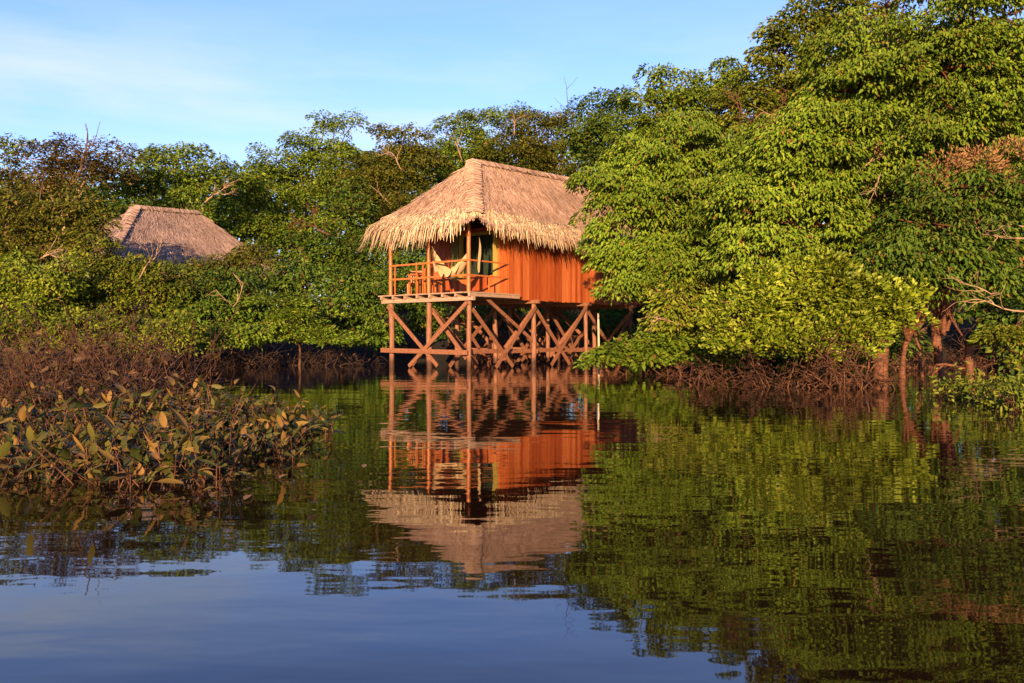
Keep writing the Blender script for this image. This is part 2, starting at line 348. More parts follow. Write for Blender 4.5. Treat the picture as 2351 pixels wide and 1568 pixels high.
# ------------------------------------------------------------------ the thatched hut on stilts
def hut(label, seed, loc, ang, ridge, thatch, dense, full=True, sub_z=0.0):
    g = rng_(seed)
    root = thing('stilt_hut' if full else 'thatched_hut', label, 'hut', loc, ang)
    W = 3.67; AX = 2.18; LX = AX + ridge + 2.2; x0, x1, y0, y1 = -.55, LX + .8, -.8, W + .0
    DZ = 2.45
    # --- roof: four faces given by eave ends and ridge ends
    A = np.array([AX, W/2, 7.15]); B = np.array([AX + ridge, W/2, 7.3]); ez = 4.52
    c00, c10, c11, c01 = (np.array([x, y, ez + dz]) for x, y, dz in ((x0, y0, .2), (x1, y0, .0), (x1, y1, .0), (x0, y1, .34)))
    faces = [('side', c00, c10, A, B), ('front', c01, c00, A, A), ('back', c11, c01, B, A), ('end', c10, c11, B, B)]
    def surf(f, s, t):
        _, e0, e1, r0, r1 = f
        s = np.asarray(s, float)[..., None]; t = np.asarray(t, float)[..., None]
        p = (e0 + (e1 - e0) * s) * (1 - t) + (r0 + (r1 - r0) * s) * t
        p = p + np.array([0, 0, -1.0]) * (.05 * np.sin(t * math.pi) + .10 * np.sin(np.clip(s, 0, 1) * math.pi) * (1 - t))
        return p
    rb = MB()
    for f in faces:
        ns, nt_ = 28, 10
        s, t_ = np.meshgrid(np.linspace(0, 1, ns), np.linspace(0, 1, nt_))
        V = surf(f, s, t_) - np.array([0, 0, .05]); i, j = np.meshgrid(np.arange(nt_-1), np.arange(ns-1), indexing='ij')
        rb.add(V, np.stack([i*ns+j, i*ns+j+1, (i+1)*ns+j+1, (i+1)*ns+j], -1))
    def blades(mb, f, s, t, ln, wd, lift, ang_sd, hang=0.0, tip=.5):
        P = surf(f, s, t); du = nrm(surf(f, s, np.clip(t, 0, .97) + .02) - surf(f, s, np.clip(t, 0, .97)))
        ds = nrm((f[2] - f[1])[None]); nn = nrm(np.cross(np.broadcast_to(ds, du.shape), du))
        K = len(P); a = g.normal(0, ang_sd, K)[:, None]
        dn = nrm(-du * np.cos(a) + ds * np.sin(a)); dn2 = nrm(dn + np.array([0, 0, -1.]) * np.asarray(hang).reshape(-1, 1))
        sd = nrm(np.cross(dn, nn)); ln = ln[:, None]; wd = wd[:, None]; lift = lift[:, None]
        p0 = P - dn * ln * .15; p1 = P + dn * ln * .45 + nn * lift; p2 = p1 + dn2 * ln * .55 + nn * lift * .2
        V = np.stack([p0 - sd*wd*.4, p0 + sd*wd*.4, p1 + sd*wd*.5, p1 - sd*wd*.5, p2 + sd*wd*tip*.5, p2 - sd*wd*tip*.5], 1)
        o = np.arange(K)[:, None] * 6
        mb.add(V, np.stack([o + [[0, 1, 2, 3]], o + [[3, 2, 4, 5]]], 1))
    for f in faces:
        sl = np.linalg.norm((f[1] + f[2])/2 - (f[3] + f[4])/2); seen = f[0] in ('side', 'front')
        step = .13 if seen else .3
        for t in np.arange(0, 1.0, step / sl):
            wl = np.linalg.norm(f[2] - f[1]) * (1 - t) + np.linalg.norm(f[4] - f[3]) * t
            K = max(3, int(wl / (.021 if seen else .08) * dense))
            blades(rb, f, g.uniform(.012, .988, K), np.clip(t + g.uniform(-.03, .03, K), 0, .99), g.uniform(.3, .62, K), g.uniform(.016, .038, K) * (1 if seen else 2.5),
                   g.uniform(.008, .04, K), .30)
    roof = rb.build('roof', M[thatch], root, False)
    fb = MB()
    for f in faces:
        wl = np.linalg.norm(f[2] - f[1]); seen = f[0] in ('side', 'front')
        for lay in range(7 if seen else 2):
            K = int(wl / .034 * dense); s = g.uniform(-.01, 1.01, K)
            # the thatch is cut short over the front corner post
            dist = s * wl if f[0] == 'side' else ((1 - s) * wl if f[0] == 'front' else np.full(K, 9.))
            short = np.clip((dist - .12) / .55, .22, 1)
            ln = np.where(g.random(K) < .8, g.uniform(.45, .9, K), g.uniform(.8, 1.15, K)) * short * (1 + .45 * (1 - s) * (f[0] == 'front')); t = .015 + .030 * lay * np.clip(short, .3, 1) + g.uniform(-.01, .012, K)
            blades(fb, f, s, t, ln, g.uniform(.022, .05, K), g.uniform(.02, .09, K), .22, hang=np.clip(g.normal(1.6, .6, K), .3, 3.5), tip=.25)
    fb.build('fringe', M['fringe' if full else thatch], roof, False)
    # caps laid crosswise over the ridge and the front hip
    for nm, p, q, wdt in (('ridge_cap', A, B, .30), ('hip_cap', A + [.0, 0, .02], c00 * .97 + A * .03 + [0, 0, .03], .27)):
        cb = MB(); K = int(np.linalg.norm(q - p) / .012 * dense); s = g.uniform(0, 1, K); ax = nrm(q - p)
        P = p + (q - p) * s[:, None] + np.array([0, 0, 1.]) * ((.07 if nm == 'ridge_cap' else .055 - .05 * np.sin(s * math.pi)) * np.ones_like(s))[:, None]
        if nm == 'ridge_cap': sides = [np.array([0, -1, -.92]), np.array([0, 1, -.92])]
        else: sides = [nrm(np.array([.64, -.62, -.30])), nrm(np.array([-.62, .66, -.30]))]
        for sd in sides:
            sd = nrm(np.array(sd, float)); dd = nrm(sd + g.normal(0, .08, (K, 3))); w = g.uniform(.03, .06, K)[:, None]; ln = wdt * g.uniform(.8, 1.1, K)[:, None]
            h = g.uniform(0, .03, K)[:, None] * np.array([0, -.4, 1.])
            V = np.stack([P - ax*w/2 + h, P + ax*w/2 + h, P + ax*w/2 + dd*ln + h, P - ax*w/2 + dd*ln + h], 1)
            cb.add(V, np.arange(K)[:, None] * 4 + [[0, 1, 2, 3]])
        cb.build(nm, M[thatch if not full else 'thatch'], roof, False)
    # --- walls of upright boards
    def boards(a, b_, z0, z1, gap=(), bw=.155):
        mb = MB(); a = np.array(a, float); b_ = np.array(b_, float); Ld = np.linalg.norm(b_ - a); d = (b_ - a) / Ld; nn = np.array([-d[1], d[0]])
        n = int(round(Ld / bw))
        for k in range(n):
            s0, s1 = Ld * k / n + .006 * g.random(), Ld * (k + 1) / n - .008 * g.random(); off = g.uniform(-.009, .009)
            spans = [(z0 + g.uniform(-.015, .015), z1)]
            for (g0, g1, h0, h1) in gap:
                if (s0 + s1)/2 > g0 and (s0 + s1)/2 < g1: spans = [(spans[0][0], h0), (h1, z1)]
            for (u0, u1) in spans:
                if u1 - u0 < .02: continue
                c = [a + d*s0 + nn*(off-.018), a + d*s1 + nn*(off-.018), a + d*s1 + nn*(off+.018), a + d*s0 + nn*(off+.018)]
                V = [(*p, u0) for p in c] + [(*p, u1) for p in c]
                mb.add(V, [(0,3,2,1),(4,5,6,7),(0,1,5,4),(1,2,6,5),(2,3,7,6),(3,0,4,7)])
        return mb
    HX = 1.91
    wm = M['wall' if full else 'deadstem']
    boards((HX, 0), (LX, 0), DZ - .17, 4.75).build('wall', wm, root)
    boards((HX, .03), (HX, W), DZ + .012, 4.75, gap=((.50, 2.1, 3.12, 4.55),)).build('wall', wm, root)
    boards((HX, W), (LX, W), DZ - .17, 4.75).build('wall', wm, root)
    boards((LX, .03), (LX, W), DZ - .17, 4.75).build('wall', wm, root)
    if full:
        win = MB()
        for (ya, yb, za, zb) in ((.43, .63, 3.06, 4.6), (2.05, 2.2, 3.06, 4.6), (.63, 2.05, 4.5, 4.6)):
            win.box((HX - .05, ya, za), (HX + .03, yb, zb))
        wo = win.build('window', M['frame'], root)
        MB().box((HX + .10, .55, 3.1), (HX + .13, 2.1, 4.6)).build('screen', M['screen'], wo)
        sh = MB(); sh.box((HX - .09, 2.21, 3.0), (HX - .03, 2.56, 4.55))
        for k in range(12): sh.box((HX - .10, 2.25, 3.08 + k*.12), (HX - .092, 2.52, 3.14 + k*.12))
        sh.build('shutter', M['shutter'], root)
    # --- floor: boards, joists, edge beams
    fl = MB(); y = -.28
    while y < W + .3:
        fl.box((-.22 + g.uniform(-.02, .02), y, DZ - .04), (HX + .3 if y < .02 else LX + .1, min(y + .145, -.022) if y < -.02 else y + .145, DZ + g.uniform(-.004, .004))); y += .15
    fl.build('deck', M['deck'], root)
    for y in np.linspace(-.22, W + .24, 8):
        MB().box((-.21, y - .04, DZ - .145), (HX + .3 if y < 0 else LX, y + .04, DZ - .042)).build('joist', M['deck'], root)
    xs = [0.04, 3.27, 6.3, 9.4] if full else [0.04, 3.0, 6.0]
    if full: xs = [x for x in xs if x < LX] + [min(LX - .1, 10.3)] if LX - .1 - 9.4 > 1.2 else xs
    for k, x in enumerate(xs):
        MB().box((x - .16, -.32, DZ - .27), (x - .05, W + .33, DZ - .147)).build('floor_beam', M['deck' if k == 0 else 'brace'], root)
    # --- stilts, balcony posts
    ys = [0.0, 1.8, W]
    for x in xs:
        for y in ys:
            n = 7; z = np.linspace(-1.6 + sub_z, DZ - .15, n); wob = np.cumsum(g.normal(0, .012, (n, 2)), 0); wob -= wob[-1]
            P = np.stack([x + wob[:, 0], y + wob[:, 1], z], 1)
            MB().tube(P, .082 * g.uniform(.9, 1.15) * (1 + g.normal(0, .06, n)), 10).build('stilt', M['stilt'], root, True)
    if full:
        for y, zt in ((0.0, 4.98), (1.8, 4.7), (W, 4.6)):
            MB().tube([(0.02, y, DZ - .02), (.03, y + .01, 3.2), (.02, y, 3.9), (.03, y, zt)], [.068, .064, .066, .062], 10).build('balcony_post', M['lacquer'], root, True)
        def brace(a, b_, w=.13, th=.03, side=(1, 0, 0)):
            MB().bar(a, b_, w, th, side).build('brace', M['brace'], root)
        # front face
        fx = -.075
        brace((fx, W + .05, 2.08), (fx, 1.30, .10)); brace((fx - .035, -.05, 2.12), (fx - .035, 2.62, .06))
        brace((fx - .07, W + .32, .585), (fx - .07, -.1, .545), .15)
        brace((.13, 1.95, 2.1), (.13, .2, .35))
        # right hand face, one pair per bay, low rail along it
        for k in range(len(xs) - 1):
            a, b_ = xs[k], xs[k + 1]; L_ = b_ - a
            for yy, sgn in ((-.10, 1), (1.7, 1), (W + .1, 1)):
                brace((a + .05, yy, 2.0 + g.uniform(-.1, .1)), (a + L_ * g.uniform(.60, .74), yy, .06), .13, .03, (0, 1, 0))
                brace((b_ - .05, yy - .034, 2.1 + g.uniform(-.1, .15)), (a + L_ * g.uniform(.24, .36), yy - .034, .05), .13, .03, (0, 1, 0))
            brace((a, .10, .58), (b_, .10, .56), .14, .03, (0, 1, 0))
        for x in xs[1:]:
            brace((x + .1, .05, 2.05), (x + .1, 1.75, .3)); brace((x + .14, W, 2.1), (x + .14, 1.4, .2)); brace((x + .1, -.1, .55), (x + .1, W + .1, .57))
        brace((xs[0] + .8, -.02, 2.27), (xs[1] + .2, -.02, .75), .11, .03, (0, 1, 0))
        # rails
        for z, r_ in ((3.455, .034), (2.985, .030)):
            MB().bar((-.01, W + .04, z), (-.01, -.04, z), .05, .055).build('rail', M['lacquer'], root)
            MB().bar((-.02, -.035, z), (HX - .02, -.035, z), .05, .05).build('rail', M['lacquer'], root)
        for y in (3.42, 2.36, 2.05):
            MB().bar((-.005, y, DZ), (-.005, y, 3.44), .035, .035).build('baluster', M['lacquer'], root)
        MB().bar((.95, -.03, DZ), (.95, -.03, 2.97), .045, .045).build('baluster', M['lacquer'], root)
    return root

HC, HA = (-1.375, 26.8, 0), math.atan2(.76, .65)
main_hut = hut('orange plank hut with thatched roof and balcony, raised on crossed wooden stilts over the water', 11, HC, HA, 5.92, 'thatch', 1.0)
left_pos = np.array([-17.66, 40.0]); a_ = R(55)
off = np.array([2.18 * math.cos(a_) - 1.835 * math.sin(a_), 2.18 * math.sin(a_) + 1.835 * math.cos(a_)])
hut('grey thatched hut of which only the roof shows above the bushes on the left bank', 12, (*(left_pos - off), 0), a_, 3.4, 'oldthatch', .8, full=False)

def hutp(x, y, z=0.0):
    c, s = math.cos(HA), math.sin(HA); return (HC[0] + x*c - y*s, HC[1] + x*s + y*c, z)

# hammock slung between the middle post and the corner post
hm = thing('hammock', 'cream cotton hammock with scalloped fringe slung between two balcony posts', 'hammock', hutp(.28, .9, 2.46), HA)
g = rng_(5); nu, nv = 30, 11
u = np.linspace(0, 1, nu)[:, None]; v = np.linspace(-1, 1, nv)[None]
gat = np.sin(u * math.pi) ** .55
yy = (1.72 - .9) + (-.86 - .82) * u + 0 * v
zz = (3.98 - 2.46) - 1.02 * np.sin(u * math.pi) ** .62 - .12 * u + .24 * gat * (np.abs(v) ** 2) + .02 * np.sin(u * 60 + v * 3)
xx = -.16 + .30 * gat * v + .02 * np.sin(v * 14) * (1 - gat)
V = np.stack([xx + 0 * yy, yy, zz], -1); i, j = np.meshgrid(np.arange(nu - 1), np.arange(nv - 1), indexing='ij')
MB().add(V, np.stack([i*nv+j, i*nv+j+1, (i+1)*nv+j+1, (i+1)*nv+j], -1)).build('cloth', M['cotton'], hm, True)
fr = MB(); e0 = V[4:-4, 0]
n = len(e0); sc = .06 + .16 * np.abs(np.sin(np.linspace(0, 4 * math.pi, n)))
lo = e0 - np.stack([0*sc + .02, 0*sc, sc], 1); Vf = np.concatenate([e0 + [-.01, 0, .01], lo]); k = np.arange(n - 1)
fr.add(Vf, np.stack([k, k + 1, n + k + 1, n + k], 1)); fr.build('fringe', M['cotton'], hm)
for p0, p1 in ((V[0].mean(0), np.array([-.27, .9, 1.62])), (V[-1].mean(0), np.array([-.25, -.88, 1.66]))): MB().tube([p0, p1], .012, 4).build('rope', M['cotton'], hm)
tl = MB(); n = 9; z = np.linspace(1.75, .62, n); wd = np.array([.02, .04, .06, .07, .08, .08, .07, .07, .05])
P = np.stack([.12 + .03*np.sin(z*5), -.98 + .03 * np.sin(z * 4), z], 1); k = np.arange(n - 1)
tl.add(np.concatenate([P - [wd_ for wd_ in np.stack([0*wd, wd, 0*wd], 1)], P + [wd_ for wd_ in np.stack([.04 + 0*wd, wd, 0*wd], 1)]]), np.stack([k, k+1, n+k+1, n+k], 1))
tl.build('hanging_end', M['cotton'], hm, True)

# balcony furniture
def chair(label, x, y, rz, z=2.456):
    r = thing('wooden_chair', label, 'chair', hutp(x, y, z), HA + rz, 'wooden chairs on the balcony')
    MB().box((-.21, -.21, .41), (.21, .21, .445)).build('seat', M['lacquer'], r)
    for sx in (-.19, .19):
        MB().bar((sx, -.19, 0), (sx, -.19, .41), .045, .045).build('leg', M['lacquer'], r)
        MB().bar((sx, .19, 0), (sx, .23, .88), .045, .045).build('leg', M['lacquer'], r)
    bk = MB(); bk.box((-.21, .205, .78), (.21, .235, .88))
    for k in range(4): bk.box((-.13 + k*.075, .212, .46), (-.09 + k*.075, .228, .78))
    bk.build('backrest', M['lacquer'], r)
chair('orange wooden chair with slatted back beside the table on the balcony', .62, 2.2, R(95))
chair('orange wooden chair behind the balcony rail, nearest the outer corner post', .75, 3.25, R(-60))
tb_ = thing('wooden_table', 'small orange wooden table between the chairs on the hut balcony', 'table', hutp(.5, 2.78, 2.456), HA)
MB().box((-.28, -.27, .66), (.28, .27, .70)).build('table_top', M['lacquer'], tb_)
for sx in (-.23, .23):
    for sy in (-.22, .22): MB().bar((sx, sy, 0), (sx, sy, .66), .05, .05).build('leg', M['lacquer'], tb_)

# pale pole in the water by the stilts
pp = D(1373, 850, 26.2); po = MB().tube([(pp[0], pp[1], -1.2), (pp[0] + .02, pp[1], .5), (pp[0], pp[1], 1.75)], [.035, .033, .028], 8).build('mooring_pole', M['palepole'], None, True)
tag(po, 'thin pale pole standing upright in the water beside the hut stilts', 'pole')

# ------------------------------------------------------------------ trees of the right bank
RB = dict(leaf=(.118, .48), rc=.46, per=122, droop=.8, flat=.6, dens=1.75, core=.16)
tree('broadleaf_tree', 'bright green leafy tree whose boughs hang over the right end of the hut roof', 'tree', 101,
     [(1420,420,85,55),(1500,370,100,60),(1590,330,110,65),(1420,500,75,55),(1530,470,130,75),(1640,430,110,75),(1470,590,95,70),(1570,580,120,80),
      (1420,620,50,45),(1520,640,80,45),(1640,540,110,80),(1710,360,80,60),(1740,540,70,60),(1690,620,80,50),(1640,650,80,50),(1415,675,28,22),(1380,405,35,20),(1410,550,50,35),(1430,585,50,30)], 24.0, G0(1660, 25), 'bright', r=.2, **RB)
tree('broadleaf_tree', 'largest green tree on the right bank with layered drooping foliage', 'tree', 102,
     [(2010,120,150,70),(1960,210,140,60),(1900,290,130,55),(1840,350,120,60),(1990,330,160,75),(1780,430,100,60),(1900,420,140,75),(2040,430,110,60),(1830,520,120,60),
      (1960,540,120,60),(1760,590,110,60),(1890,620,130,60),(1700,480,90,70),(2100,180,120,70)], 21.0, G0(2036, 21.5), 'broad', 'redbark', r=.20,
     trunk_top=D(2015, 760, 21.3), bare=[(1700,300,24,.8,.1,1.2,.03,2,'palebark'),(1960,400,20.3,.8,.4,.6,.022,2,'palebark'),(2000,170,20.2,.9,.2,.6,.02,2,'palebark')], **RB)
tree('broadleaf_tree', 'tall green tree filling the upper right corner', 'tree', 103,
     [(2200,60,120,70),(2310,40,90,70),(2160,160,100,60),(2290,150,110,65),(2220,270,120,55),(2330,250,70,60),(2130,290,80,50),(2320,340,60,45),(2240,-40,140,60),(2340,130,60,70),(2270,210,90,50)], 20.0, G0(2160, 22), 'broad', 'redbark', r=.12,
     trunk_top=D(2150, 770, 21.8), **RB)
tree('flowering_tree', 'dark green tree with pinkish tan flower tips at the right edge', 'tree', 104,
     [(2180,430,90,55),(2290,430,90,60),(2130,510,100,55),(2240,520,80,40),(2080,590,90,50),(2180,600,90,45),(2310,620,60,35),(2050,640,80,35),(2150,660,60,25),(2260,650,50,30),(2000,610,60,40),(2230,590,70,40),(2330,480,50,40)], 19.0, G0(2085, 21.3), 'dark', 'redbark', r=.08,
     trunk_top=D(2080, 780, 21), blossom=[(2170,385,40,18),(2240,375,40,20),(2320,360,45,25),(2280,400,30,14),(2130,420,25,10)],
     bare=[(2365,548,18.3,-1,.12,.75,.022,2,'palebark'),(2370,520,18.3,-1,-.05,.8,.02,2,'palebark'),(2350,715,18.2,-1,.12,.8,.022,2,'palebark'),(2290,672,18.2,-1,-.15,.8,.018,2,'palebark'),(2020,400,18.7,-.5,-.8,.5,.018,2,'palebark')], leaf=(.12, .44), rc=.44, per=88, droop=.7, flat=.65, dens=1.5, core=.15)
tree('broadleaf_tree', 'olive green tree rising highest above the hut side of the right bank canopy', 'tree', 105,
     [(1830,60,75,40),(1910,10,90,40),(1800,125,75,40),(1770,85,25,30),(1890,90,80,45),(1780,200,90,45),(1860,190,90,50),(1700,260,80,50),(1790,280,90,55),(1960,60,70,40)], 35.0, G0(1850, 36), 'yolive', r=.2,
     leaf=(.17, .5), rc=0.50, per=54, droop=.4, flat=.55, bare=[(1720,320,31,.5,.5,1.2,.05,3,'redbark'),(1745,310,31,-.5,.5,1.2,.04,3,'redbark')])
tree('broadleaf_tree', 'rounded mid green tree on the skyline between the hut and the tall trees', 'tree', 106,
     [(1560,205,65,35),(1660,185,60,35),(1510,175,22,22),(1520,250,75,45),(1620,260,100,50),(1700,215,55,40),(1480,310,70,45),(1560,310,90,45)], 39.0, G0(1600, 40), 'broad', r=.18, leaf=(.17, .5), rc=0.50, per=54, droop=.5, flat=.6)
tree('sparse_tree', 'sparse purplish tree against the sky at the top of the picture', 'tree', 107,
     [(2030,15,60,25),(1990,40,40,20),(2080,-10,60,30)], 28.0, G0(2040, 29), 'brownleaf', r=.1, leaf=(.12, .5), rc=0.39, per=21, dens=1.0, droop=.4)
tree('understory_tree', 'olive bush under the bright tree just right of the hut stilts', 'bush', 108,
     [(1570,690,70,35),(1610,740,70,40),(1540,720,50,30),(1690,640,60,40)], 22.5, G0(1600, 24), 'yolive', r=.06, leaf=(.13, .45), rc=0.39, per=54, bare=[(1570,750,22,-.5,.5,.8,.02,2,'palebark')])
tree('water_shrub', 'yellow green shrub standing in the water in front of the right trees', 'shrub', 109,
     [(1700,740,60,40),(1760,690,75,40),(1830,670,65,35),(1900,650,75,40),(1970,680,80,45),(2040,705,55,40),(1690,790,50,25),(1770,770,85,45),(1860,750,90,45),(1950,760,85,40),(1880,612,45,18),(1850,805,70,20),(1950,800,40,18),(1745,640,25,20),(1680,700,25,25),(1820,620,20,22),(2090,690,30,25),(2085,745,35,20),(1640,765,30,22)],
     18.3, (D(1960, 880, 18)[0], 18.4, -.3), 'yellow', 'twig', r=.035, leaf=(.105, .55), rc=.26, per=64, dens=1.7, droop=-.25, flat=.9, core=.12, crown_name='foliage')
tree('water_shrub', 'low green shrub stretching over the water between the stilts and the yellow shrub', 'shrub', 110,
     [(1370,828,38,10),(1420,812,55,18),(1490,795,60,22),(1540,775,50,25),(1480,825,55,12),(1560,815,55,18),(1620,800,50,25),(1660,820,40,15)],
     22.8, (D(1600, 860, 22.5)[0], 22.6, -.3), 'bright', 'twig', r=.03, leaf=(.14, .5), rc=0.29, per=42, dens=2.0, droop=.2, flat=.6, crown_name='foliage')

# twig tangles and stems standing in the water on the right
def twig_bush(label, seed, x0, x1, yb, yt, Y, n, group=None, leaves=0, lm='yolive', mat='twig', lean=.5, r=.012):
    g = rng_(seed); c = D((x0 + x1) / 2, yb, Y); base = np.array([c[0], Y, -.05])
    root = thing('bare_shrub', label, 'shrub', base, 0, group); mb = MB()
    h = (yb - yt) * px(Y); w = (x1 - x0) * px(Y) / 2
    tips = []
    for k in range(n):
        p = np.array([g.uniform(-w, w), g.uniform(-.7, .7), -.1]); d = np.array([g.normal(0, lean * 1.6), g.normal(0, lean), 1.])
        L_ = h * g.uniform(.4, 1.2); fractal(mb, p, d, L_ * .8, r * g.choice([.5, .7, 1, 1.7]), 2 if g.random() < .6 else 1, g, 1.1, -.10, 4)
        tips.append(p + nrm(d) * L_)
    mb.build('stems', M[mat], root, True)
    if leaves:
        T = np.array(tips)[g.integers(0, len(tips), leaves)] * g.uniform(.5, 1.05, (leaves, 1)) + g.normal(0, .12, (leaves, 3)); T[:, 2] = np.abs(T[:, 2]) + .05
        lb = MB(); leaf_faces(lb, T, g.normal(0, 1, (leaves, 3)), nrm(g.normal(0, .6, (leaves, 3)) + [0, -.5, .6]), g.uniform(.05, .12, leaves), g.uniform(.02, .05, leaves))
        lb.build('leaves', M[lm], root, True)
    return root
twig_bush('tangle of bare brown twigs below the left end of the yellow green shrub', 201, 1580, 1740, 885, 795, 18.5, 34, leaves=160, lm='deadleaf')
twig_bush('dense bare brown twigs below the middle of the yellow green shrub', 202, 1720, 1880, 900, 800, 17.5, 40, leaves=200, lm='deadleaf')
twig_bush('bare forked stems in the water beside the thick red trunk', 203, 1870, 2000, 895, 790, 17.3, 45, leaves=120, lm='deadleaf', lean=.3, r=.02)
twig_bush('thin brown twigs hanging over the water under the low green shrub', 204, 1400, 1600, 858, 800, 23.5, 60, leaves=100, lm='deadleaf')
twig_bush('tangled reddish roots and stems in the water beneath the hut', 231, 1080, 1500, 838, 715, 36.5, 46, leaves=90, lm='deadleaf', mat='redbark', r=.035, lean=.35)
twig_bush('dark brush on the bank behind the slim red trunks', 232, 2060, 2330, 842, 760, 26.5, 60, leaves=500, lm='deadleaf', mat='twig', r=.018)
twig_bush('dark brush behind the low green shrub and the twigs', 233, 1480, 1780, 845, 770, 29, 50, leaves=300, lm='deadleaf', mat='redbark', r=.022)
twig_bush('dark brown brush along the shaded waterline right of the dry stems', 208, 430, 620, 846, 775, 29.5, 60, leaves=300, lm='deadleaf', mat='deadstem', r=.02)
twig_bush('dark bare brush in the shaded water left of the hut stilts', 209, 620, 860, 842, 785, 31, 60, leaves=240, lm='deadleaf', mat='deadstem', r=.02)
twig_bush('low olive leaved plant in the shaded water at the right edge', 225, 2190, 2300, 915, 860, 14.0, 70, leaves=900, lm='yolive', r=.008)
twig_bush('olive leaved water plant cut by the right edge of the picture', 206, 2280, 2400, 945, 870, 12.0, 60, leaves=900, lm='yolive', r=.008)
tree('forked_tree', 'small forked reddish tree leaning over the water at the far right', 'tree', 207, [(2320,775,60,10),(2350,815,30,20),(2290,770,40,7)], 18.5,
     (D(2220, 860, 20)[0], 20, -.2), 'yolive', 'redbark', r=.10, trunk_top=D(2222, 790, 20), leaf=(.12, .35), rc=0.28, per=54, dens=2.4, flat=.5, droop=.3,
     bare=[(2222,790,20,-1,.5,1.0,.03,2,'redbark'),(2222,792,20,.9,.3,1.1,.03,2,'redbark'),(2225,845,20,-1,-.02,.9,.05,1,'redbark')])
for k, (x, y, Y, w, lab) in enumerate(((1575, 850, 25.5, .09, 'slim brown trunk in the water right of the low green shrub'), (1685, 850, 25, .08, 'slim brown trunk in the shade behind the twig tangle'),
                                       (1510, 850, 27, .07, 'slim brown trunk in the water between stilts and shrubs'),
                                       (2120, 862, 22.5, .05, 'thinnest of the red trunks standing in the dark water at right'))):
    g = rng_(300 + k); p = D(x, y, Y); tr = thing('slender_tree', lab, 'tree', (p[0], Y, -.3), 0)
    tb = MB(); limb(tb, (0, 0, -.4), (g.uniform(-.3, .3), .2, 2.6), w, w * .6, g, 9, .16, 7); tb.build('trunk', M['redbark'], tr, True)

# ------------------------------------------------------------------ trees behind the hut and on the left bank
FR = dict(fine=False, leaf=(.185, .52), rc=.66, per=84, dens=2.0, core=.3, droop=.4, flat=.6)
tree('broadleaf_tree', 'green tree with a tuft of big leaves on the skyline left of the hut', 'tree', 121,
     [(640,370,70,35),(720,340,75,35),(770,300,40,18),(745,278,20,8),(810,285,22,10),(600,430,65,45),(700,410,85,50),(620,510,80,55),(710,500,80,55),(560,480,40,50),(780,400,60,50)], 53, G0(690, 55), 'broad', **FR)
tree('broadleaf_tree', 'dark tree with low boughs between the left hut and the orange hut', 'tree', 122,
     [(790,480,60,50),(760,570,65,45),(660,570,60,40),(840,570,55,45),(720,630,60,35),(820,640,60,40)], 46, G0(760, 48), 'dark', bare=[(760,540,43.5,-.6,.3,1.2,.05,3,'redbark'),(700,590,43.5,-.2,-.9,1,.05,2,'redbark')], **FR)
tree('broadleaf_tree', 'olive tree with pale bare branches behind the left slope of the hut roof', 'tree', 123,
     [(910,325,70,30),(880,390,80,45),(960,370,60,40),(840,450,65,50),(920,460,70,50),(880,530,60,45),(960,300,14,20),(930,305,12,16)], 51, G0(890, 53), 'olive',
     bare=[(925,395,49.3,-.4,.5,1.3,.045,2,'palebark'),(900,470,49.3,-.7,.4,1.0,.03,2,'palebark')], **FR)
tree('broadleaf_tree', 'flat topped green tree directly above the hut roof ridge', 'tree', 124,
     [(1040,300,60,28),(1100,280,50,16),(1160,270,55,14),(1090,340,70,40),(1010,370,55,40),(1050,420,60,40)], 57, G0(1070, 59), 'broad',
     bare=[(1062,372,54.6,-.5,.8,1.4,.05,1,'palebark')], **FR)
tree('broadleaf_tree', 'olive tree behind the right end of the hut roof', 'tree', 125,
     [(1210,290,60,25),(1260,320,70,40),(1180,345,70,40),(1290,370,70,40),(1220,390,80,40),(1320,300,50,35)], 55, G0(1230, 57), 'olive', bare=[(1180,310,52,.1,.9,.9,.04,2,'palebark')], **FR)
tree('sparse_tree', 'sparse pale tree with thin bare twigs rising above the skyline', 'tree', 126,
     [(1270,262,28,12),(1300,272,30,10)], 55, G0(1290, 57), 'yolive', fine=False, leaf=(.16, .4), rc=0.45, per=16, dens=1.0, r=.07, bare=[(1303,275,54,.02,1,1.9,.03,1,'twig'),(1280,275,54,-.2,1,.6,.02,1,'twig')])
tree('broadleaf_tree', 'dark green tree on the skyline right of the hut roof', 'tree', 127,
     [(1380,250,60,30),(1440,235,45,25),(1340,300,55,40),(1420,290,65,40),(1380,350,60,40)], 48, G0(1390, 50), 'dark', **FR)
tree('sparse_tree', 'pale tree at the far left skyline', 'tree', 131, [(15,350,35,22),(50,330,20,12),(20,390,40,25)], 42, G0(10, 43), 'yolive', fine=False, leaf=(.17, .5), rc=0.45, per=33, dens=2.2, r=.1)
tree('umbrella_tree', 'brown leaved spreading tree with bare limbs behind the left bank', 'tree', 132,
     [(110,365,75,30),(190,355,75,28),(260,350,55,25),(80,410,60,30),(170,405,80,30),(250,395,60,28)], 42, G0(130, 44), 'brownleaf', 'palebark', fine=False, leaf=(.16, .5), rc=0.56, per=42, droop=.2, flat=.4, dens=2.5, r=.14,
     bare=[(130,465,40.6,.9,.35,2.6,.06,2,'bark'),(90,470,40.6,.1,1,1.2,.04,2,'bark')])
tree('broadleaf_tree', 'green spreading tree above the grey thatched roof', 'tree', 133,
     [(330,370,60,28),(410,365,65,28),(480,385,55,28),(540,410,40,30),(360,420,75,32),(440,425,70,30),(300,420,50,35),(420,480,50,25)], 47, G0(420, 48), 'broad',
     bare=[(470,465,43,.5,.5,1.0,.05,3,'palebark')], **FR)
